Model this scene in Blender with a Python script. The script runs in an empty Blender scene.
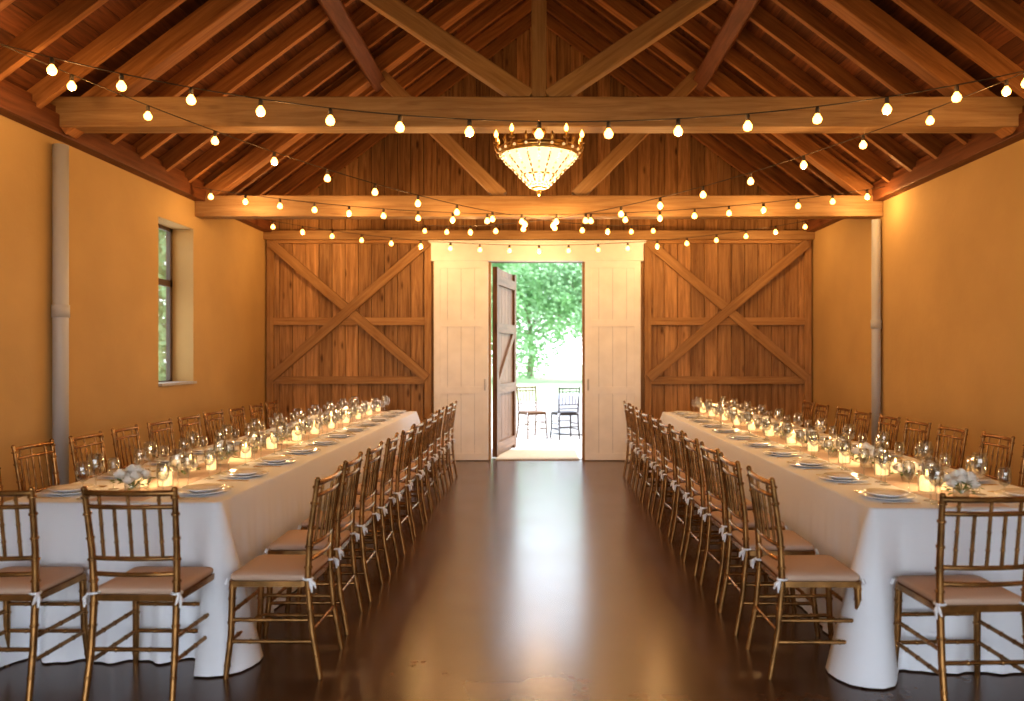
import bpy, bmesh, math, random
from mathutils import Vector, Matrix
random.seed(7)
scene = bpy.context.scene
COL = scene.collection

# ------------------------------------------------------------------ mesh builder
class MB:
    def __init__(s):
        s.v=[]; s.f=[]; s.m=[]; s.sm=[]; s.uv=[]
    def add(s, verts, faces, mat=0, smooth=False, uvs=None):
        o=len(s.v); s.v += [tuple(p) for p in verts]
        for i,f in enumerate(faces):
            s.f.append([o+k for k in f]); s.m.append(mat); s.sm.append(smooth)
            s.uv.append(uvs[i] if uvs else [(0,0)]*len(f))
    def beam(s,p0,p1,w,h,up=(0,0,1),mat=0):
        p0=Vector(p0);p1=Vector(p1);d=p1-p0;L=d.length;d.normalize()
        up=Vector(up)
        if abs(d.dot(up))>.99: up=Vector((0,1,0))
        sd=d.cross(up).normalized(); u=sd.cross(d).normalized()
        a=sd*w/2; b=u*h/2
        vs=[p0-a-b,p0+a-b,p0+a+b,p0-a+b,p1-a-b,p1+a-b,p1+a+b,p1-a+b]
        fs=[(0,4,5,1),(1,5,6,2),(2,6,7,3),(3,7,4,0),(0,1,2,3),(4,7,6,5)]
        ds=[w,h,w,h]; uvs=[]; off=0
        for k in range(4):
            uvs.append([(0,off),(L,off),(L,off+ds[k]),(0,off+ds[k])]); off+=ds[k]
        uvs.append([(0,0),(.02,0),(.02,h),(0,h)]); uvs.append([(0,0),(0,h),(.02,h),(.02,0)])
        s.add(vs,fs,mat,False,uvs)
    def box(s,lo,hi,mat=0):
        x0,y0,z0=lo;x1,y1,z1=hi
        vs=[(x0,y0,z0),(x1,y0,z0),(x1,y1,z0),(x0,y1,z0),(x0,y0,z1),(x1,y0,z1),(x1,y1,z1),(x0,y1,z1)]
        fs=[(0,3,2,1),(4,5,6,7),(0,1,5,4),(1,2,6,5),(2,3,7,6),(3,0,4,7)]
        s.add(vs,fs,mat)
    def path(s,pts,rad,n=8,mat=0,closed=False,smooth=True,cap=True):
        pts=[Vector(p) for p in pts]; N=len(pts)
        if not hasattr(rad,'__len__'): rad=[rad]*N
        vs=[];fs=[]
        prev=None
        for i,p in enumerate(pts):
            if closed: t=pts[(i+1)%N]-pts[i-1]
            else: t=pts[min(i+1,N-1)]-pts[max(i-1,0)]
            if t.length<1e-9: t=Vector((0,0,1))
            t.normalize()
            if prev is None:
                ref=Vector((0,0,1)) if abs(t.z)<.9 else Vector((1,0,0))
                a=t.cross(ref).normalized()
            else:
                a=(prev-t*prev.dot(t)).normalized()
            prev=a; b=t.cross(a)
            for k in range(n):
                an=2*math.pi*k/n
                vs.append(p+(a*math.cos(an)+b*math.sin(an))*rad[i])
        M=N if closed else N-1
        for i in range(M):
            for k in range(n):
                j=(i+1)%N
                fs.append((i*n+k,i*n+(k+1)%n,j*n+(k+1)%n,j*n+k))
        s.add(vs,fs,mat,smooth)
        if cap and not closed:
            s.add([vs[k] for k in range(n)],[tuple(range(n))],mat,False)
            s.add([vs[(N-1)*n+k] for k in range(n)],[tuple(range(n))],mat,False)
    def lathe(s,prof,n=16,o=(0,0,0),mat=0,smooth=True):
        vs=[];fs=[];rows=[]
        for r,z in prof:
            if r<1e-6:
                rows.append([len(vs)]); vs.append((o[0],o[1],o[2]+z))
            else:
                st=len(vs); rows.append(list(range(st,st+n)))
                for k in range(n):
                    a=2*math.pi*k/n; vs.append((o[0]+r*math.cos(a),o[1]+r*math.sin(a),o[2]+z))
        for A,B in zip(rows[:-1],rows[1:]):
            for k in range(n):
                k2=(k+1)%n
                if len(A)==1 and len(B)==1: continue
                if len(A)==1: fs.append((A[0],B[k2],B[k]))
                elif len(B)==1: fs.append((A[k],A[k2],B[0]))
                else: fs.append((A[k],A[k2],B[k2],B[k]))
        s.add(vs,fs,mat,smooth)
    def sphere(s,c,r,n=8,m=6,mat=0,sz=1):
        s.lathe([(r*math.sin(math.pi*i/m) if 0<i<m else 0,-r*sz*math.cos(math.pi*i/m)) for i in range(m+1)],n,c,mat)
    def mesh(s,name,mats,recalc=True):
        me=bpy.data.meshes.new(name); me.from_pydata(s.v,[],s.f)
        for m in mats: me.materials.append(m)
        me.polygons.foreach_set('material_index',s.m)
        me.polygons.foreach_set('use_smooth',s.sm)
        ul=me.uv_layers.new(name='UVMap')
        flat=[c for f in s.uv for p in f for c in p]
        ul.data.foreach_set('uv',flat)
        if recalc:
            bm=bmesh.new(); bm.from_mesh(me); bmesh.ops.recalc_face_normals(bm,faces=bm.faces); bm.to_mesh(me); bm.free()
        me.update(); return me
    def obj(s,name,mats,parent=None,recalc=True,bevel=0):
        o=bpy.data.objects.new(name,s.mesh(name,mats,recalc)); COL.objects.link(o)
        if parent: o.parent=parent
        if bevel:
            b=o.modifiers.new('bevel','BEVEL'); b.width=bevel; b.segments=2; b.limit_method='ANGLE'
        return o
def inst(name,me,loc,rz=0,scale=1):
    o=bpy.data.objects.new(name,me); o.location=loc; o.rotation_euler=(0,0,rz)
    if scale!=1: o.scale=(scale,)*3
    COL.objects.link(o); return o

# ------------------------------------------------------------------ materials
def mat(name):
    m=bpy.data.materials.new(name); m.use_nodes=True
    nt=m.node_tree; b=nt.nodes['Principled BSDF']; return m,nt,b
def simple(name,col,rough=.5,metal=0,spec=.5,emit=None,es=0,sheen=0,noise=0,nscale=20,bump=0,bscale=60,sss=0):
    m,nt,b=mat(name)
    b.inputs['Base Color'].default_value=(*col,1); b.inputs['Roughness'].default_value=rough
    b.inputs['Metallic'].default_value=metal; b.inputs['Specular IOR Level'].default_value=spec
    if emit: b.inputs['Emission Color'].default_value=(*emit,1); b.inputs['Emission Strength'].default_value=es
    tc=nt.nodes.new('ShaderNodeTexCoord')
    if noise:
        n=nt.nodes.new('ShaderNodeTexNoise'); n.inputs['Scale'].default_value=nscale; n.inputs['Detail'].default_value=5
        nt.links.new(tc.outputs['Object'],n.inputs['Vector'])
        r=nt.nodes.new('ShaderNodeValToRGB')
        r.color_ramp.elements[0].position=.3; r.color_ramp.elements[1].position=.7
        r.color_ramp.elements[0].color=(*[c*(1-noise) for c in col],1); r.color_ramp.elements[1].color=(*[min(1,c*(1+noise)) for c in col],1)
        nt.links.new(n.outputs['Fac'],r.inputs['Fac']); nt.links.new(r.outputs['Color'],b.inputs['Base Color'])
    if bump:
        n=nt.nodes.new('ShaderNodeTexNoise'); n.inputs['Scale'].default_value=bscale; n.inputs['Detail'].default_value=6
        nt.links.new(tc.outputs['Object'],n.inputs['Vector'])
        bp=nt.nodes.new('ShaderNodeBump'); bp.inputs['Strength'].default_value=bump; bp.inputs['Distance'].default_value=.01
        nt.links.new(n.outputs['Fac'],bp.inputs['Height']); nt.links.new(bp.outputs['Normal'],b.inputs['Normal'])
    return m
def wood(name,dark,light,rough=.6,var=.25,knots=0,su=1.1,sv=16):
    m,nt,b=mat(name); N=nt.nodes; L=nt.links
    uv=N.new('ShaderNodeUVMap'); geo=N.new('ShaderNodeNewGeometry')
    mp=N.new('ShaderNodeMapping'); mp.inputs['Scale'].default_value=(su,sv,1)
    cx=N.new('ShaderNodeCombineXYZ'); mu=N.new('ShaderNodeMath'); mu.operation='MULTIPLY'; mu.inputs[1].default_value=37
    L.new(geo.outputs['Random Per Island'],mu.inputs[0])
    for k in range(3): L.new(mu.outputs[0],cx.inputs[k])
    L.new(cx.outputs[0],mp.inputs['Location']); L.new(uv.outputs['UV'],mp.inputs['Vector'])
    n=N.new('ShaderNodeTexNoise'); n.inputs['Scale'].default_value=1.6; n.inputs['Detail'].default_value=8; n.inputs['Roughness'].default_value=.62; n.inputs['Distortion'].default_value=.6
    L.new(mp.outputs[0],n.inputs['Vector'])
    r=N.new('ShaderNodeValToRGB'); r.color_ramp.elements[0].position=.32; r.color_ramp.elements[1].position=.68
    r.color_ramp.elements[0].color=(*dark,1); r.color_ramp.elements[1].color=(*light,1)
    L.new(n.outputs['Fac'],r.inputs['Fac'])
    hs=N.new('ShaderNodeHueSaturation'); mr=N.new('ShaderNodeMapRange')
    mr.inputs['To Min'].default_value=1-var; mr.inputs['To Max'].default_value=1+var
    L.new(geo.outputs['Random Per Island'],mr.inputs['Value']); L.new(mr.outputs[0],hs.inputs['Value'])
    L.new(r.outputs['Color'],hs.inputs['Color']); out=hs.outputs['Color']
    if knots:
        mp2=N.new('ShaderNodeMapping'); mp2.inputs['Scale'].default_value=(1.7,5.5,1)
        L.new(cx.outputs[0],mp2.inputs['Location']); L.new(uv.outputs['UV'],mp2.inputs['Vector'])
        vo=N.new('ShaderNodeTexVoronoi'); vo.inputs['Scale'].default_value=1.0
        L.new(mp2.outputs[0],vo.inputs['Vector'])
        rr=N.new('ShaderNodeValToRGB'); rr.color_ramp.elements[0].position=.05; rr.color_ramp.elements[1].position=.14
        rr.color_ramp.elements[0].color=(knots,)*3+(1,); rr.color_ramp.elements[1].color=(0,0,0,1)
        L.new(vo.outputs['Distance'],rr.inputs['Fac'])
        mx=N.new('ShaderNodeMixRGB'); L.new(rr.outputs['Color'],mx.inputs['Fac']); L.new(out,mx.inputs[1]); mx.inputs[2].default_value=(dark[0]*.3,dark[1]*.25,dark[2]*.2,1)
        out=mx.outputs[0]
    L.new(out,b.inputs['Base Color']); b.inputs['Roughness'].default_value=rough; b.inputs['Specular IOR Level'].default_value=.3
    bp=N.new('ShaderNodeBump'); bp.inputs['Strength'].default_value=.35; bp.inputs['Distance'].default_value=.01
    L.new(n.outputs['Fac'],bp.inputs['Height']); L.new(bp.outputs['Normal'],b.inputs['Normal'])
    return m
W_GABLE=wood('gable_boards',(.23,.115,.045),(.52,.30,.13),.6,.3,.85)
W_BRACE=wood('brace_wood',(.29,.15,.058),(.48,.28,.12),.6,.15,.3)
W_TRUSS=wood('truss_timber',(.32,.18,.08),(.50,.32,.155),.6,.12,.3)
W_RAFT=wood('rafter_wood',(.24,.10,.033),(.45,.215,.078),.6,.25)
W_SHEATH=wood('roof_boards',(.075,.027,.011),(.19,.072,.027),.65,.3)
W_PURL=wood('purlin_log',(.11,.040,.016),(.22,.085,.036),.5,.1)
W_DOOR=wood('door_wood',(.10,.048,.022),(.21,.11,.052),.45,.15)
M_WHITE=simple('white_painted_wood',(.88,.85,.80),.5,noise=.05,nscale=5)
M_PLASTER=simple('ochre_plaster',(.52,.35,.15),.85,noise=.08,nscale=1.2,bump=.25,bscale=14)
M_PIPE=simple('pipe_paint',(.50,.50,.50),.4)
M_CLOTH=simple('white_linen',(.88,.91,.96),.8,bump=.1,bscale=300)
M_RUN=simple('blush_runner',(.80,.64,.56),.8,bump=.1,bscale=200)
M_CUSH=simple('chair_cushion_fabric',(.60,.43,.32),.75,bump=.1,bscale=150)
M_GOLD=simple('antique_gold_paint',(.34,.18,.062),.25,metal=.7,noise=.4,nscale=14)
M_BRASS=simple('brass',(.60,.38,.14),.3,metal=1)
M_PORC=simple('white_porcelain',(.95,.95,.95),.15)
M_STEEL=simple('gold_cutlery',(.75,.6,.4),.25,metal=1)
M_WIRE=simple('brown_cable',(.12,.09,.06),.6)
M_BULB=simple('warm_bulb_glow',(1,.8,.5),.3,emit=(1,.47,.10),es=7)
M_BULB.cycles.emission_sampling='NONE'
M_FLAME=simple('candle_flame',(1,.7,.3),.3,emit=(1,.6,.2),es=16); M_FLAME.cycles.emission_sampling='NONE'
M_WAX=simple('candle_wax_glow',(.95,.85,.68),.5,emit=(1,.64,.29),es=2.1); M_WAX.cycles.emission_sampling='NONE'  # wax emission stands in for flame light showing through it
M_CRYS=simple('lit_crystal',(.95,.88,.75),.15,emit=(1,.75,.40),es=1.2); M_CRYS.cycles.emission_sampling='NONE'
M_PETAL=simple('cream_petals',(.95,.92,.85),.6)
M_LEAF=simple('leaf_green',(.16,.25,.09),.6)
M_TREE=simple('tree_foliage',(.36,.56,.30),.8,noise=.3,nscale=.8)
M_TRUNK=simple('tree_bark',(.30,.25,.18),.9,noise=.3,nscale=8)
M_GRAVEL=simple('pale_gravel',(.66,.62,.56),.95,noise=.12,nscale=30,bump=.3,bscale=60)
M_GRASS=simple('lawn',(.40,.52,.28),.9,noise=.2,nscale=2)
M_YARD=simple('low_bounce_turf',(.08,.12,.04),.9,noise=.3,nscale=2)  # kept dark so less daylight bounces up to the ceiling
M_JUTE=simple('jute',(.45,.35,.23),.95,noise=.2,nscale=90,bump=.5,bscale=150)
M_DARKW=simple('window_frame_dark',(.10,.07,.05),.5)
M_DARKCH=simple('dark_chair_lacquer',(.03,.02,.015),.4)
def thin_glass(name,base=.08):
    m=bpy.data.materials.new(name); m.use_nodes=True; nt=m.node_tree; nt.nodes.clear()
    o=nt.nodes.new('ShaderNodeOutputMaterial'); t=nt.nodes.new('ShaderNodeBsdfTransparent'); t.inputs[0].default_value=(.95,.96,.95,1)
    g=nt.nodes.new('ShaderNodeBsdfGlossy'); g.inputs['Roughness'].default_value=.05
    lw=nt.nodes.new('ShaderNodeLayerWeight'); lw.inputs['Blend'].default_value=.35
    mr=nt.nodes.new('ShaderNodeMapRange'); mr.inputs['To Min'].default_value=base; mr.inputs['To Max'].default_value=.75
    nt.links.new(lw.outputs['Facing'],mr.inputs['Value'])
    mx=nt.nodes.new('ShaderNodeMixShader'); nt.links.new(mr.outputs[0],mx.inputs[0]); nt.links.new(t.outputs[0],mx.inputs[1]); nt.links.new(g.outputs[0],mx.inputs[2]); nt.links.new(mx.outputs[0],o.inputs[0])
    return m
M_GLASS=thin_glass('clear_glass')
# floor : polished stained concrete
m,nt,b=mat('polished_concrete'); M_FLOOR=m
tc=nt.nodes.new('ShaderNodeTexCoord'); n=nt.nodes.new('ShaderNodeTexNoise'); n.inputs['Scale'].default_value=1.3; n.inputs['Detail'].default_value=8; n.inputs['Roughness'].default_value=.6
nt.links.new(tc.outputs['Object'],n.inputs['Vector'])
r=nt.nodes.new('ShaderNodeValToRGB'); r.color_ramp.elements[0].position=.3; r.color_ramp.elements[1].position=.72
r.color_ramp.elements[0].color=(.075,.037,.020,1); r.color_ramp.elements[1].color=(.15,.080,.043,1)
nt.links.new(n.outputs['Fac'],r.inputs['Fac']); nt.links.new(r.outputs['Color'],b.inputs['Base Color'])
r2=nt.nodes.new('ShaderNodeMapRange'); r2.inputs['To Min'].default_value=.20; r2.inputs['To Max'].default_value=.28
nt.links.new(n.outputs['Fac'],r2.inputs['Value']); nt.links.new(r2.outputs[0],b.inputs['Roughness']); b.inputs['Specular IOR Level'].default_value=.9

# ------------------------------------------------------------------ room shell
W=3.9; YB=11.43; YF=-3.0; WH=3.3; TAN=.75
def roofz(x): return WH+(W-abs(x))*TAN
mb=MB(); mb.box((-W-.3,YF,-.1),(W+.3,YB+.15,0)); mb.obj('floor',[M_FLOOR])
# left wall with window opening
wy0,wy1,wz0,wz1=8.19,9.02,1.18,2.92
mb=MB()
mb.box((-W-.3,YF,0),(-W,wy0,WH)); mb.box((-W-.3,wy1,0),(-W,YB+.15,WH))
mb.box((-W-.3,wy0,0),(-W,wy1,wz0)); mb.box((-W-.3,wy0,wz1),(-W,wy1,WH))
mb.obj('wall_left',[M_PLASTER])
mb=MB(); mb.box((W,YF,0),(W+.3,YB+.15,WH)); mb.obj('wall_right',[M_PLASTER])
# window
mb=MB()
X=-W-.26
for (a,c) in [((X,wy0,wz0),(X,wy1,wz0)),((X,wy0,wz1),(X,wy1,wz1)),((X,wy0,2.3),(X,wy1,2.3))]:
    mb.beam(a,c,.05,.07)
for y in (wy0+.03,(wy0+wy1)/2,wy1-.03): mb.beam((X,y,wz0),(X,y,wz1),.05,.05)
mb.box((X-.005,wy0,wz0),(X+.005,wy1,wz1),1)
mb.box((-W-.24,wy0+.001,wz0),(-W+.04,wy1-.001,wz0+.025),2)
mb.obj('window_1',[M_DARKW,M_GLASS,M_PIPE])
# back gable wall planks
mb=MB(); DX0,DX1,DZ=-.71,.64,2.83
def planks(x0,x1,w):
    k=max(1,round((x1-x0)/w)); return [(x0+(x1-x0)*i/k,x0+(x1-x0)*(i+1)/k) for i in range(k)]
for (a,c) in planks(-W,DX0,.19)+planks(DX0,DX1,.19)+planks(DX1,W,.19):
    cx=(a+c)/2; z0=DZ if DX0<cx<DX1 else 0
    z1=roofz(cx)+.10; dy=random.uniform(0,.012)
    zz=z0
    mb.beam((cx,YB+.03+dy,zz),(cx,YB+.03+dy,z1),(c-a)-.008,.05,up=(0,1,0))
mb.box((-W,YB+.075,0),(DX0,YB+.14,WH),1); mb.box((DX1,YB+.075,0),(W,YB+.14,WH),1); mb.box((DX0,YB+.075,DZ),(DX1,YB+.14,WH),1)
for yy in (YB+.07,YB+.14): mb.add([(-W-.3,yy,WH-.05),(W+.3,yy,WH-.05),(W+.3,yy,roofz(W+.3)+.19),(0,yy,roofz(0)+.19),(-W-.3,yy,roofz(W+.3)+.19)],[(0,1,2,3,4)],1)
mb.obj('wall_back',[W_GABLE,W_SHEATH])
def xpanel(name,x0,x1):
    mb=MB(); y=YB-.03
    z0,zm,z1=1.14,1.98,3.1
    for z in (z0,zm): mb.beam((x0,y,z),(x1,y,z),.05,.11)
    mb.beam((x0,y,z1+.04),(x1,y,z1+.04),.05,.1)
    for x in (x0+.05,x1-.05): mb.beam((x,y-.002,0),(x,y-.002,z1),.1,.05,up=(0,1,0))
    mb.beam((x0+.06,y-.05,z0+.03),(x1-.06,y-.05,z1),.045,.13)
    mb.beam((x0+.06,y-.035,z1),(x1-.06,y-.035,z0+.03),.045,.13)
    mb.obj(name,[W_BRACE],bevel=.004)
xpanel('trim_1',-3.88,-1.53); xpanel('trim_2',1.5,3.88)
def wdoor(name,x0,x1):
    mb=MB(); y0=YB-.10
    mb.box((x0,y0,.01),(x1,y0+.03,2.83))
    k=4; w=(x1-x0)
    for i in range(1,4): mb.box((x0+w*i/4-.003,y0-.002,.02),(x0+w*i/4+.003,y0+.001,2.82),1)
    for z in (.01,.95,1.9,2.73): mb.box((x0,y0-.012,z),(x1,y0,z+.1))
    for xx in (x0,x1-.09): mb.box((xx,y0-.0121,.01),(xx+.09,y0,2.83))
    mb.lathe([(0,0),(.012,0),(.012,.16),(0,.16)],8,((x1-.045 if x0<0 else x0+.045),y0-.03,1.0),1)
    mb.obj(name,[M_WHITE,M_PIPE],bevel=.003)
wdoor('door_1',-1.49,-.72); wdoor('door_2',.65,1.44)
mb=MB(); mb.box((-1.53,YB-.13,2.83),(1.48,YB,3.09)); mb.box((-1.56,YB-.16,3.09),(1.51,YB,3.12)); mb.obj('trim_3',[M_WHITE],bevel=.004)
mb=MB()
for x in (DX0-.0,DX1+.0): mb.beam((x,YB+.07,0),(x,YB+.07,DZ),.16,.04,up=(1,0,0))
mb.obj('trim_4',[W_BRACE])
mb=MB()
Lw=1.28; H=2.78
for i in range(6): mb.beam((Lw*(i+.5)/6,0,.02),(Lw*(i+.5)/6,0,H),Lw/6-.006,.035,up=(0,1,0))
for z in (.15,1.0,1.9,2.6): mb.beam((0,-.035,z),(Lw,-.035,z),.035,.14)
for x in (.06,Lw-.06): mb.beam((x,-.036,.02),(x,-.036,H),.12,.035,up=(0,1,0))
mb.beam((.08,-.036,1.03),(Lw-.08,-.036,1.87),.03,.1)
o=mb.obj('door_3',[W_DOOR]); o.location=(-.66,YB+.17,0); o.rotation_euler=(0,0,math.radians(79))
mb=MB()
for (a,c) in planks(-W,W,.2):
    cx=(a+c)/2; z0=0 if abs(cx)>3.5 else 3.0
    mb.beam((cx,YF-.03,z0),(cx,YF-.03,roofz(cx)),(c-a)-.004,.05,up=(0,1,0))
mb.obj('wall_front',[W_GABLE])  # unseen end wall, its wide opening sized for the daylight it lets in
# ceiling
mb=MB()
for sgn in (-1,1):
    SL=math.hypot(W+.3,(W+.3)*TAN); k=28
    nx=Vector((sgn*TAN,0,1)).normalized()
    for i in range(k):
        t=(i+.5)/k; x=(W+.3)*t; z=roofz(0)-x*TAN+.17*1.0
        p=Vector((sgn*x,0,z))
        mb.beam((p.x,YF-.2,p.z),(p.x,YB+.3,p.z),SL/k-.004,.03,up=nx)
mb.obj('ceiling',[W_SHEATH])
mb=MB()
for sgn in (-1,1):
    n_=Vector((sgn*TAN,0,1)).normalized()
    a=Vector((-sgn*.03,0,roofz(0)+.19))+n_*.02; c=Vector((sgn*(W+.5),0,roofz(0)-(W+.5)*TAN+.17))+n_*.02
    th=n_*.05; y0,y1=YF-.4,YB+.5
    vs=[]
    for y in (y0,y1):
        for q in (a,c,c+th,a+th): vs.append((q.x,y,q.z))
    mb.add(vs,[(0,1,2,3),(4,7,6,5),(0,4,5,1),(1,5,6,2),(2,6,7,3),(3,7,4,0)])
mb.beam((0,YF-.4,roofz(0)+.27),(0,YB+.5,roofz(0)+.27),.3,.05)
mb.obj('roof_covering',[W_SHEATH])
mb=MB()
y=YF+.2
while y<YB:
    for sgn in (-1,1):
        n_=Vector((sgn*TAN,0,1)).normalized(); off=.07
        p0=Vector((sgn*(W+.15),y,roofz(W+.15)+off)); p1=Vector((0,y,roofz(0)+off))
        mb.beam(p0,p1,.06,.15,up=n_)
    y+=.52
mb.beam((0,YF,roofz(0)+.02),(0,YB,roofz(0)+.02),.05,.24)
mb.obj('roof_rafters',[W_RAFT],bevel=.004)
for sgn in (-1,1):
    mb=MB(); x=sgn*1.87; mb.beam((x,YF,roofz(x)-.16),(x,9.25,roofz(x)-.16),.17,.2,up=Vector((sgn*TAN,0,1)).normalized())
    mb.obj('purlin_beam',[W_PURL],bevel=.02)
for sgn in (-1,1):
    mb=MB(); x=sgn*(W-.02); mb.beam((x,YF,WH+.02),(x,YB,WH+.02),.2,.16); mb.beam((x,YF,WH+.13),(x,YB,WH+.13),.14,.07)
    mb.obj('wall_plate_beam',[W_PURL],bevel=.006)
def truss(y,zb,zt,strut0,full=True,th=.2):
    mb=MB()
    mb.beam((-W,y,(zb+zt)/2),(W,y,(zb+zt)/2),th,zt-zb)
    for s in (-1,1):
        n_=Vector((s*TAN,0,1)).normalized()
        mb.beam((s*(W-.1),y,roofz(W-.1)-.06),(0,y,roofz(0)-.06),th*.8,.17,up=n_,mat=1)
        x0=s*strut0; x1=s*1.83
        mb.beam((x0,y,zt),(x1,y,roofz(x1)-.14),.13,.15)
    mb.beam((0,y,zt),(0,y,roofz(0)-.1),.12,.13,up=(0,1,0))
    return mb.obj('roof_truss',[W_TRUSS,W_RAFT],bevel=.01)
truss(6.4,3.30,3.54,.08)
truss(9.15,3.07,3.31,.42)
truss(3.0,3.30,3.54,.08); truss(-.6,3.30,3.54,.08)
mb=MB(); mb.beam((-W,YB-.07,3.2),(W,YB-.07,3.2),.12,.13)
mb.obj('tie_beam',[W_TRUSS],bevel=.006)
for (x,y,z1,pr) in [(-W+.07,6.4,3.18,.058),(W-.062,9.1,3.04,.05)]:
    mb=MB(); mb.lathe([(0,0),(pr,0),(pr,z1),(0,z1)],16)
    for z in (1.85,): mb.lathe([(pr,z-.05),(pr+.008,z-.05),(pr+.008,z+.05),(pr,z+.05)],16)
    o=mb.obj('drain_pipe',[M_PIPE]); o.location=(x,y,0)
mb=MB(); mb.box((-.62,YB-.05,.0),(.57,YB+1.1,.014)); mb.obj('door_mat',[M_JUTE])

# ------------------------------------------------------------------ chairs
def chair_mesh(name,frame,cush):
    mb=MB()
    def bam(pts,r,knots,n=8):
        mb.path(pts,r,n,0)
        P=[Vector(p) for p in pts]
        for t in knots:
            s_=t*(len(P)-1); i=min(int(s_),len(P)-2); f=s_-i
            c=P[i].lerp(P[i+1],f); d=(P[i+1]-P[i]).normalized()
            rr=r if not hasattr(r,'__len__') else r[i]
            mb.path([c-d*.007,c-d*.003,c+d*.003,c+d*.007],[rr*.9,rr*1.25,rr*1.25,rr*.9],n,0,cap=False)
    for s in (-1,1):
        bam([(s*.200,.192,0),(s*.188,.172,.20),(s*.184,.165,.44)],[.013,.0155,.017],(.15,.4,.62,.85,.95))
        bam([(s*.190,-.245,0),(s*.184,-.205,.22),(s*.182,-.185,.45),(s*.187,-.195,.65),(s*.197,-.235,.92)],[.0135,.0155,.0165,.015,.0125],(.12,.22,.36,.46,.58,.7,.8,.9,.97))
        mb.sphere((s*.1975,-.237,.922),.0135,8,6,0)
        for z in (.17,.27): bam([(s*.190,.177,z),(s*.184,-.212+z*.03,z)],.0095,(.25,.5,.75),6)
    for z in (.17,.30): bam([(-.190,.175,z),(.190,.175,z)],.0095,(.25,.5,.75),6)
    for z in (.22,): bam([(-.184,-.205,z),(.184,-.205,z)],.0095,(.3,.7),6)
    def py(z): return -.185-(.05)*max(0,(z-.5)/.42)**1.5
    def rail(z,r,bow=.02):
        w=.183+.013*max(0,(z-.5)/.42)
        mb.path([(x*w,py(z)-bow*(1-x*x),z) for x in (-1,-.6,-.2,.2,.6,1)],r,8,0)
    rail(.905,.0135); rail(.845,.0105); rail(.615,.0105); rail(.545,.0105)
    for i in range(5):
        x=(-.13+.065*i); q=x/.19
        b0=py(.615)-.02*(1-q*q); b1=py(.845)-.02*(1-q*q)
        bam([(x,b0,.615),(x,b1,.845)],.0075,(.33,.66),6)
    for x in (-.13,0,.13):
        q=x/.19; bam([(x,py(.845)-.02*(1-q*q),.845),(x,py(.905)-.02*(1-q*q),.905)],.007,(.5,),6)
    def slab(z0,z1,ins,mat,rnd=.03,puff=0):
        ring=[]
        cs=[(.200,.187),(-.200,.187),(-.195,-.19),(.195,-.19)]
        for k,(cx,cy) in enumerate(cs):
            sx=1 if cx>0 else -1; sy=1 if cy>0 else -1
            ccx=cx-sx*(rnd+ins); ccy=cy-sy*(rnd+ins)
            a0=[0,90,180,270][k]
            for j in range(5):
                a=math.radians(a0+22.5*j); ring.append((ccx+rnd*math.cos(a),ccy+rnd*math.sin(a)))
        n=len(ring)
        lv=[(z0,.97),(z0+(z1-z0)*.25,1.0),(z0+(z1-z0)*.7,1.0),(z1-(z1-z0)*.08,.965),(z1+puff*.5,.8),(z1+puff,.4)]
        if not puff: lv=[(z0,1),(z1,1)]
        vs=[];fs=[]
        for z,sc in lv:
            for (x,y) in ring: vs.append((x*sc,y*sc,z))
        for l in range(len(lv)-1):
            for k in range(n): fs.append((l*n+k,l*n+(k+1)%n,(l+1)*n+(k+1)%n,(l+1)*n+k))
        fs.append(tuple(range(n))[::-1]); fs.append(tuple((len(lv)-1)*n+k for k in range(n)))
        mb.add(vs,fs,mat,bool(puff))
    slab(.425,.452,0,0); slab(.452,.482,.006,1,puff=.012)
    for s in (-1,1):
        mb.path([(s*.182+.022*math.cos(a),-.185+.022*math.sin(a),.462) for a in [k*math.pi/4 for k in range(8)]],.006,5,2,closed=True)
        mb.path([(s*.20,-.20,.46),(s*.213,-.210,.44),(s*.21,-.213,.405)],[.006,.009,.004],5,2)
        mb.path([(s*.20,-.20,.46),(s*.205,-.222,.445),(s*.195,-.226,.42)],[.006,.009,.004],5,2)
        mb.path([(s*.20,.18,.465),(s*.207,.187,.44)],[.008,.01],5,2)
    return mb.mesh(name,[frame,cush,M_CLOTH])
CH=chair_mesh('chiavari_chair',M_GOLD,M_CUSH)
CH2=chair_mesh('chiavari_chair_dark',M_DARKCH,M_DARKCH)
CH3=chair_mesh('chiavari_chair_garden',W_DOOR,W_DOOR)
def chair(x,y,rz,me=CH,name='banquet_chair'):
    inst(name,me,(x,y,0),rz+math.radians(random.uniform(-2.5,2.5)))
# ------------------------------------------------------------------ tableware meshes
mb=MB()
mb.lathe([(0,0),(.075,0),(.085,.006),(.135,.014),(.137,.018),(.085,.010),(0,.009)],32)
mb.lathe([(0,.012),(.06,.012),(.07,.017),(.105,.028),(.107,.032),(.07,.022),(0,.020)],32)
PLATE=mb.mesh('dinner_plate',[M_PORC])
mb=MB()
mb.lathe([(0,0),(.034,0),(.034,.002),(.010,.006),(.0045,.012),(.004,.09),(.008,.096),(.026,.108),(.038,.13),(.041,.155),(.038,.185),(.033,.215),(.0318,.215),(.0365,.185),(.0395,.155),(.0365,.131),(.025,.110),(0,.100)],20)
GL=mb.mesh('wine_glass',[M_GLASS])
mb=MB()
mb.lathe([(0,0),(.045,0),(.046,.11),(.044,.11),(.043,.005),(0,.005)],20,mat=0)
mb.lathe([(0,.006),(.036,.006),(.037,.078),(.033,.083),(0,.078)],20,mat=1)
mb.lathe([(0,.084),(.006,.088),(.0075,.095),(.005,.106),(0,.118)],8,mat=2)
mb.path([(0,0,.076),(0,0,.088)],.001,4,3)
CAN=mb.mesh('pillar_candle',[M_GLASS,M_WAX,M_FLAME,M_WIRE])
mb=MB()
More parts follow.
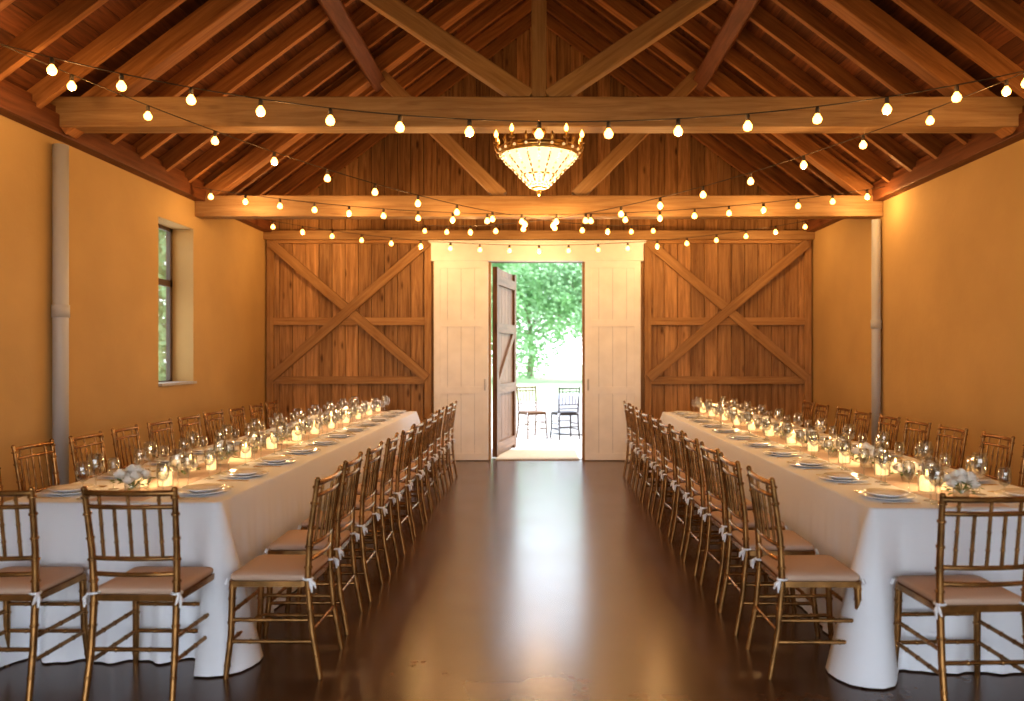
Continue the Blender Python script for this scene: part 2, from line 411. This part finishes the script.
for x in (-.165,-.19):
    mb.beam((x,-.09,.003),(x,.03,.003),.006,.003); mb.box((x-.010,.03,.002),(x+.010,.045,.005))
    for k in (-1,-.33,.33,1): mb.beam((x+k*.0085,.045,.0035),(x+k*.0085,.085,.0035),.0026,.002)
mb.beam((.165,-.09,.003),(.165,.0,.003),.008,.004)
mb.add([(.158,0,.002),(.172,0,.002),(.173,.07,.002),(.165,.095,.002),(.158,.08,.002),(.158,0,.005),(.172,0,.005),(.173,.07,.005),(.165,.095,.005),(.158,.08,.005)],[(4,3,2,1,0),(5,6,7,8,9),(0,1,6,5),(1,2,7,6),(2,3,8,7),(3,4,9,8),(4,0,5,9)])
CUT=mb.mesh('cutlery_set',[M_STEEL])
def bouquet(seed):
    R=random.Random(seed); mb=MB()
    mb.lathe([(0,0),(.035,0),(.042,.03),(.04,.06),(.036,.065),(.034,.065),(.038,.05),(.038,.01),(0,.008)],16,mat=2)
    for k in range(10):
        a=k*2.4; rr=.028*math.sqrt(k); c=Vector((rr*math.cos(a),rr*math.sin(a),.115+R.uniform(-.008,.02)-rr*.35))
        mb.path([(0,0,.03),c],.0025,4,1)
        r0=R.uniform(.030,.040)
        for L_,(cnt,op,sz) in enumerate([(3,.25,.55),(5,.5,.8),(6,.85,1.0)]):
            for j in range(cnt):
                b=6.28*j/cnt+L_*.5+R.uniform(-.2,.2); rad=Vector((math.cos(b),math.sin(b),0)); tan=Vector((-math.sin(b),math.cos(b),0))
                vs=[]
                for v in range(4):
                    t=v/3; out=rad*(r0*op*math.sin(t*1.9)*1.0+.003); up=Vector((0,0,r0*1.2*t*(1.15-op*.5)))
                    wd=r0*sz*math.sin(.35+t*2.2)
                    for u in (-1,0,1): vs.append(c+out+up+tan*wd*u*.75-rad*abs(u)*wd*.35-Vector((0,0,r0*.4)))
                mb.add(vs,[(v*3+u,v*3+u+1,v*3+u+4,v*3+u+3) for v in range(3) for u in range(2)],0,True)
        mb.sphere(c+Vector((0,0,.004)),r0*.4,6,5,0)
    for k in range(46):
        a=R.uniform(0,6.28); rr=R.uniform(.04,.09); h=.10-rr*.45+R.uniform(-.03,.03)
        c=Vector((rr*math.cos(a),rr*math.sin(a),h)); d=Vector((math.cos(a+R.uniform(-.7,.7)),math.sin(a+R.uniform(-.7,.7)),R.uniform(-.4,.7))).normalized()
        sd=d.cross(Vector((0,0,1))).normalized(); l=R.uniform(.035,.05); w=l*.25
        mb.add([c,c+d*l*.5+sd*w+Vector((0,0,.004)),c+d*l,c+d*l*.5-sd*w+Vector((0,0,.004))],[(0,1,2,3)],1,False)
    return mb.mesh('flower_centerpiece',[M_PETAL,M_LEAF,M_GLASS],recalc=False)
BQ=[bouquet(k) for k in range(3)]
# ------------------------------------------------------------------ tables
TZ=.775
def table(sgn,y0,y1,name_seed,cxc,yoff):
    R=random.Random(name_seed)
    xa,xb=sorted((sgn*1.57,sgn*2.65))
    mb=MB(); mb.box((xa+.01,y0+.01,.735),(xb-.01,y1-.01,.768))
    k=4
    for i in range(k):
        yy=y0+.15+(y1-y0-.3)*i/(k-1)
        for x in (xa+.12,xb-.12): mb.beam((x,yy,0),(x,yy,.735),.05,.05,up=(0,1,0))
    tb=mb.obj('banquet_table',[W_DOOR])
    r=.035; pts=[]
    def seg(p,q,nrm,step=.025):
        L=(Vector(q)-Vector(p)).length; k=int(L/step)
        for i in range(k): pts.append((Vector(p).lerp(Vector(q),i/k),Vector(nrm)))
    def arc(c,a0):
        for j in range(6):
            a=math.radians(a0+90*j/6); d=Vector((math.cos(a),math.sin(a))); pts.append((Vector(c)+d*r,d))
    seg((xa+r,y0),(xb-r,y0),(0,-1)); arc((xb-r,y0+r),-90)
    seg((xb,y0+r),(xb,y1-r),(1,0)); arc((xb-r,y1-r),0)
    seg((xb-r,y1),(xa+r,y1),(0,1)); arc((xa+r,y1-r),90)
    seg((xa,y1-r),(xa,y0+r),(-1,0)); arc((xa+r,y0+r),180)
    n=len(pts); corners=[Vector((xa,y0)),Vector((xb,y0)),Vector((xb,y1)),Vector((xa,y1))]
    u=0; us=[]
    for i in range(n): us.append(u); u+=(pts[(i+1)%n][0]-pts[i][0]).length
    LV=[(-.012,0),(-.003,.0015),(0,.008)]+[(None,.008+(TZ-.016)*t) for t in [i/14 for i in range(1,15)]]
    vs=[];fs=[]
    ph=R.uniform(0,6)
    for (of,dz) in LV:
        for i,(p,nm) in enumerate(pts):
            if of is not None: q=p+nm*of
            else:
                t=dz/TZ; uu=us[i]
                dc=min((p-c).length for c in corners)
                wav=.5+.5*math.sin(2*math.pi*uu/.27+1.6*math.sin(uu*1.3+ph)+t*.5)
                wav+=.25*math.sin(2*math.pi*uu/.11+2*math.sin(uu*2.1+ph))
                endf=1.35 if abs(nm.y)>.7 else 1.0
                amp=.036*endf*(.6+.4*math.sin(uu*.9+ph))
                cor=math.exp(-(dc/.08)**2)
                fold=math.exp(-((dc-.15)/.045)**2)
                q=p+nm*(t*.012+amp*wav*t**1.1+ .20*cor*t**.9 - .05*fold*t)
            vs.append((q.x,q.y,TZ-dz))
    for l in range(len(LV)-1):
        for i in range(n): fs.append((l*n+i,l*n+(i+1)%n,(l+1)*n+(i+1)%n,(l+1)*n+i))
    mb=MB(); mb.add(vs,fs,0,True); mb.add(vs[:n],[tuple(range(n))],0,False)
    cl=mb.obj('tablecloth',[M_CLOTH],parent=tb)
    mb=MB(); cx=sgn*2.11; mb.box((cx-.14,y0+.04,TZ),(cx+.14,y1-.04,TZ+.002)); mb.obj('table_runner',[M_RUN],parent=tb)
    z=TZ+.0015; zr=TZ+.003
    inner=math.radians(90) if sgn<0 else math.radians(-90)
    for i in range(11):
        yc=y0+yoff+.578*i
        chair(sgn*cxc+R.uniform(-.012,.012),yc,inner); chair(sgn*3.06+R.uniform(-.02,.02),yc+.16,-inner)
        yc=y0+.05+.575*i
        for (sx,rz) in ((1.57+.19,inner),(2.65-.19,-inner)):
            x=sgn*sx; yy=yc+.22
            inst('dinner_plate',PLATE,(x,yy,z),R.uniform(0,3)); inst('cutlery_set',CUT,(x,yy,z),rz)
            d=Vector((-math.sin(rz),math.cos(rz))); e=Vector((math.cos(rz),math.sin(rz)))
            for (a,b_,sc) in ((.18,.09,1.0),(.165,.18,.86),(.165,-.11,.78)):
                q=Vector((x,yy))+d*a+e*b_
                inst('wine_glass',GL,(q.x,q.y,zr),0,sc)
        yk=yc+.38
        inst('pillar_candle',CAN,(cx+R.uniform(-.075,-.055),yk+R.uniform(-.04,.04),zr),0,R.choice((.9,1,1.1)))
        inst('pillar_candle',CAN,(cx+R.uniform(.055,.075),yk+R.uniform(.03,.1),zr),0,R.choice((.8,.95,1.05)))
        inst('flower_centerpiece',BQ[i%3],(cx+R.uniform(-.01,.01),yc+.17,zr),R.uniform(0,6),.95 if i%2==0 else .8)
    for i in range(6):
        L=bpy.data.lights.new('candle_light','POINT'); L.energy=2.4; L.color=(1,.6,.27); L.shadow_soft_size=.02
        o=bpy.data.objects.new('candle_light',L); o.location=(cx,y0+.55+1.05*i,TZ+.2); COL.objects.link(o)
table(-1,3.93,10.3,1,1.265,-.03); table(1,3.78,10.2,2,1.30,.11)
chair(-1.76,3.68,0); chair(-2.38,3.68,0); chair(1.85,3.53,0); chair(2.49,3.53,0)

# ------------------------------------------------------------------ string lights
def strand(p0,p1,sag,step,name='string_lights',phase=.5,every=3,pw=9):
    p0=Vector(p0);p1=Vector(p1); mb=MB()
    L=(p1-p0).length; N=40
    P=lambda t: p0.lerp(p1,t)+Vector((0,0,-sag*4*t*(1-t)))
    mb.path([P(i/N) for i in range(N+1)],.0042,5,0)
    k=int(L/step); lamps=[]
    for i in range(k):
        t=(i+phase)/k; c=P(t)
        mb.lathe([(0,0),(.009,0),(.014,-.012),(.015,-.045),(0,-.045)],8,c,0)
        mb.lathe([(.011,-.045),(.016,-.054),(.027,-.07),(.029,-.084),(.022,-.101),(0,-.110)],12,c,1)
        if i%every==1: lamps.append(c+Vector((0,0,-.124)))
    o=mb.obj(name,[M_WIRE,M_BULB])
    for c in lamps:
        li=bpy.data.lights.new('bulb_light','POINT'); li.energy=pw; li.color=(1,.57,.23); li.shadow_soft_size=.012
        lo=bpy.data.objects.new('bulb_light',li); lo.location=c; lo.parent=o; COL.objects.link(lo)
strand((-3.7,5.0,3.54),(3.7,5.0,3.44),.53,.415)
strand((-3.76,8.7,3.33),(3.76,8.7,3.33),.30,.37,pw=12)
strand((-3.76,10.7,3.33),(3.76,10.7,3.33),.36,.38,every=4,pw=13)
strand((-3.7,4.9,3.58),(1.7,10.9,3.28),.40,.5)
strand((3.7,4.9,3.54),(-1.7,10.9,3.28),.40,.5)

# ------------------------------------------------------------------ chandelier
mb=MB(); 
def ring(r,z,t,n=40,mat=0): mb.path([(r*math.cos(2*math.pi*k/n),r*math.sin(2*math.pi*k/n),z) for k in range(n)],t,8,mat,closed=True)
R0=.31
mb.lathe([(0,.50),(.05,.50),(.06,.48),(.02,.46),(0,.46)],16)
mb.path([(0,0,.03),(0,0,.48)],.01,8,0)
mb.sphere((0,0,.40),.03,10,8,0); mb.sphere((0,0,.30),.022,10,8,0)
ring(R0,.30,.013); ring(R0+.005,.345,.008)
mb.lathe([(R0-.004,.30),(R0+.004,.30),(R0+.012,.345),(R0+.004,.345),(R0-.004,.30)],40)
for k in range(20):
    a=2*math.pi*k/20; r_=R0+.012; mb.sphere((r_*math.cos(a),r_*math.sin(a),.322),.013,6,5,3)
for k in range(10):
    a=2*math.pi*(k+.5)/10; c,s=math.cos(a),math.sin(a)
    mb.path([(R0*c,R0*s,.31),((R0+.04)*c,(R0+.04)*s,.30),((R0+.055)*c,(R0+.055)*s,.33),((R0+.045)*c,(R0+.045)*s,.36)],.007,6,0)
    o_=((R0+.045)*c,(R0+.045)*s,.36)
    mb.lathe([(0,0),(.022,.006),(.024,.014),(.009,.014),(.009,.05),(0,.05)],10,o_,0)
    mb.lathe([(.008,.05),(.016,.065),(.017,.08),(.008,.10),(0,.115)],8,o_,2)
    a2=2*math.pi*k/10; c2,s2=math.cos(a2),math.sin(a2)
    mb.path([(R0*c2,R0*s2,.345),((R0+.025)*c2,(R0+.025)*s2,.38),((R0+.01)*c2,(R0+.01)*s2,.415)],[.012,.014,.002],6,0)
for k in range(5):
    a=2*math.pi*k/5; mb.path([(R0*math.cos(a),R0*math.sin(a),.345),(R0*.6*math.cos(a),R0*.6*math.sin(a),.37),(.02*math.cos(a),.02*math.sin(a),.43)],.006,6,0)
bowl=[(R0-.01,.295),(R0-.04,.25),(.215,.20),(.15,.13),(.09,.07),(.045,.03),(0,.015)]
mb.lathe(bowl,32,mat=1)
for k in range(20):
    a=2*math.pi*k/20
    for i in range(len(bowl)-2):
        for f in (0,.5):
            r_=bowl[i][0]*(1-f)+bowl[i+1][0]*f; z_=bowl[i][1]*(1-f)+bowl[i+1][1]*f
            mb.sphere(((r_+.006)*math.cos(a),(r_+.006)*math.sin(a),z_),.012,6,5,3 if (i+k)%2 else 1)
for k in range(10):
    a=2*math.pi*k/10; mb.path([((r_+.004)*math.cos(a),(r_+.004)*math.sin(a),z_) for r_,z_ in bowl[:-1]],.007,6,0)
ring(.15,.13,.008,24); ring(.055,.035,.009,16)
mb.lathe([(0,-.03),(.012,-.02),(.022,0),(.012,.015),(.03,.03),(0,.035)],12)
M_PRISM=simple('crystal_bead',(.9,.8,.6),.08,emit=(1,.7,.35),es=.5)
ch=mb.obj('chandelier',[M_BRASS,M_CRYS,M_BULB,M_PRISM]); ch.location=(0,6.4,2.80)
li=bpy.data.lights.new('chandelier_light','POINT'); li.energy=20; li.color=(1,.62,.28); li.shadow_soft_size=.02
lo=bpy.data.objects.new('chandelier_light',li); lo.location=(0,0,-.06); lo.parent=ch; COL.objects.link(lo)

# ------------------------------------------------------------------ outside
mb=MB(); mb.box((-40,YB+.15,-.12),(40,26,-.005)); mb.obj('ground_terrace',[M_GRAVEL])
mb=MB(); mb.box((-80,26,-.12),(80,120,-.004)); mb.obj('ground_lawn',[M_GRASS])
mb=MB(); mb.box((-40,-30,-.12),(40,YF,-.005)); mb.obj('ground_yard',[M_YARD])  # unseen ground behind the camera, darkened to limit bounce onto the ceiling
def tree(x,y,h,r,seed):
    R=random.Random(seed); mb=MB()
    mb.path([(0,0,0),(.1,0,h*.25),(-.05,.1,h*.5),(0,0,h*.8)],[.22,.17,.12,.04],8,0)
    cl=[]
    for k in range(22):
        a=R.uniform(0,6.28); rr=r*R.uniform(.2,.8); z=h*.17+(h*.77)*R.random()
        cl.append((Vector((rr*math.cos(a),rr*math.sin(a),z)),r*R.uniform(.32,.5)))
        mb.path([(0,0,z*.6),cl[-1][0]],[.06,.02],5,0)
    for c,rad in cl:
        for j in range(620):
            d=Vector((R.gauss(0,1),R.gauss(0,1),R.gauss(0,1))).normalized()*rad*R.uniform(.5,1.05)
            p=c+d; nx=Vector((R.gauss(0,1),R.gauss(0,1),R.gauss(0,1))).normalized(); s_=nx.cross(Vector((.3,.5,.8))).normalized(); t_=nx.cross(s_)
            l=R.uniform(.18,.32)
            mb.add([p-s_*l*.5,p+t_*l*.3,p+s_*l*.5,p-t_*l*.3],[(0,1,2,3)],1)
    o=mb.obj('tree',[M_TRUNK,M_TREE],recalc=False); o.location=(x,y,0)
tree(-4.2,44,8,3.6,1); tree(3.4,46,9,3.8,2); tree(-.6,52,8,4.4,3); tree(7.5,44,9,4,4); tree(-10,42,9,4,5); tree(12,38,8,3.4,6); tree(-11.5,22,7,3.2,7)  # last tree is added to block bright sky behind the left window
chair(-.12,14.5,math.radians(-150),CH3,'garden_chair'); chair(.46,14.4,math.radians(20),CH2,'garden_chair')
mb=MB(); mb.lathe([(0,.745),(.45,.745),(.46,.74),(.47,.4),(.50,.02),(.49,.02),(.45,.72),(0,.72)],32,mat=0); mb.obj('garden_table',[M_CLOTH]).location=(.75,15.4,0)
# ------------------------------------------------------------------ world, sun, camera
w=bpy.data.worlds.new('sky'); scene.world=w; w.use_nodes=True; nt=w.node_tree
bg=nt.nodes['Background']; tc=nt.nodes.new('ShaderNodeTexCoord'); sx=nt.nodes.new('ShaderNodeSeparateXYZ'); rp=nt.nodes.new('ShaderNodeValToRGB')
nt.links.new(tc.outputs['Generated'],sx.inputs[0]); nt.links.new(sx.outputs['Z'],rp.inputs['Fac']); nt.links.new(rp.outputs['Color'],bg.inputs['Color'])
rp.color_ramp.elements[0].position=0; rp.color_ramp.elements[0].color=(.90,.94,1,1); rp.color_ramp.elements[1].position=.8; rp.color_ramp.elements[1].color=(.48,.58,.74,1)
bg.inputs['Strength'].default_value=5.0
sl=bpy.data.lights.new('sun','SUN'); sl.energy=4; sl.angle=.05; sl.color=(1,.95,.88)
so=bpy.data.objects.new('sun',sl); COL.objects.link(so)
so.rotation_euler=Vector((-.85,-.1,-1.1)).to_track_quat('-Z','Y').to_euler()
cam=bpy.data.cameras.new('camera'); co=bpy.data.objects.new('camera',cam); COL.objects.link(co)
co.location=(0,0,1.5); co.rotation_euler=(math.radians(90),0,0)
cam.sensor_width=36; cam.lens=28.1; cam.shift_x=-.0264; cam.shift_y=.0044; cam.clip_start=.05; cam.clip_end=300
cam.dof.use_dof=True; cam.dof.focus_distance=6.0; cam.dof.aperture_fstop=1.6
scene.camera=co
scene.view_settings.view_transform='Standard'
try: scene.view_settings.look='Medium High Contrast'
except Exception as e: print('look',e)
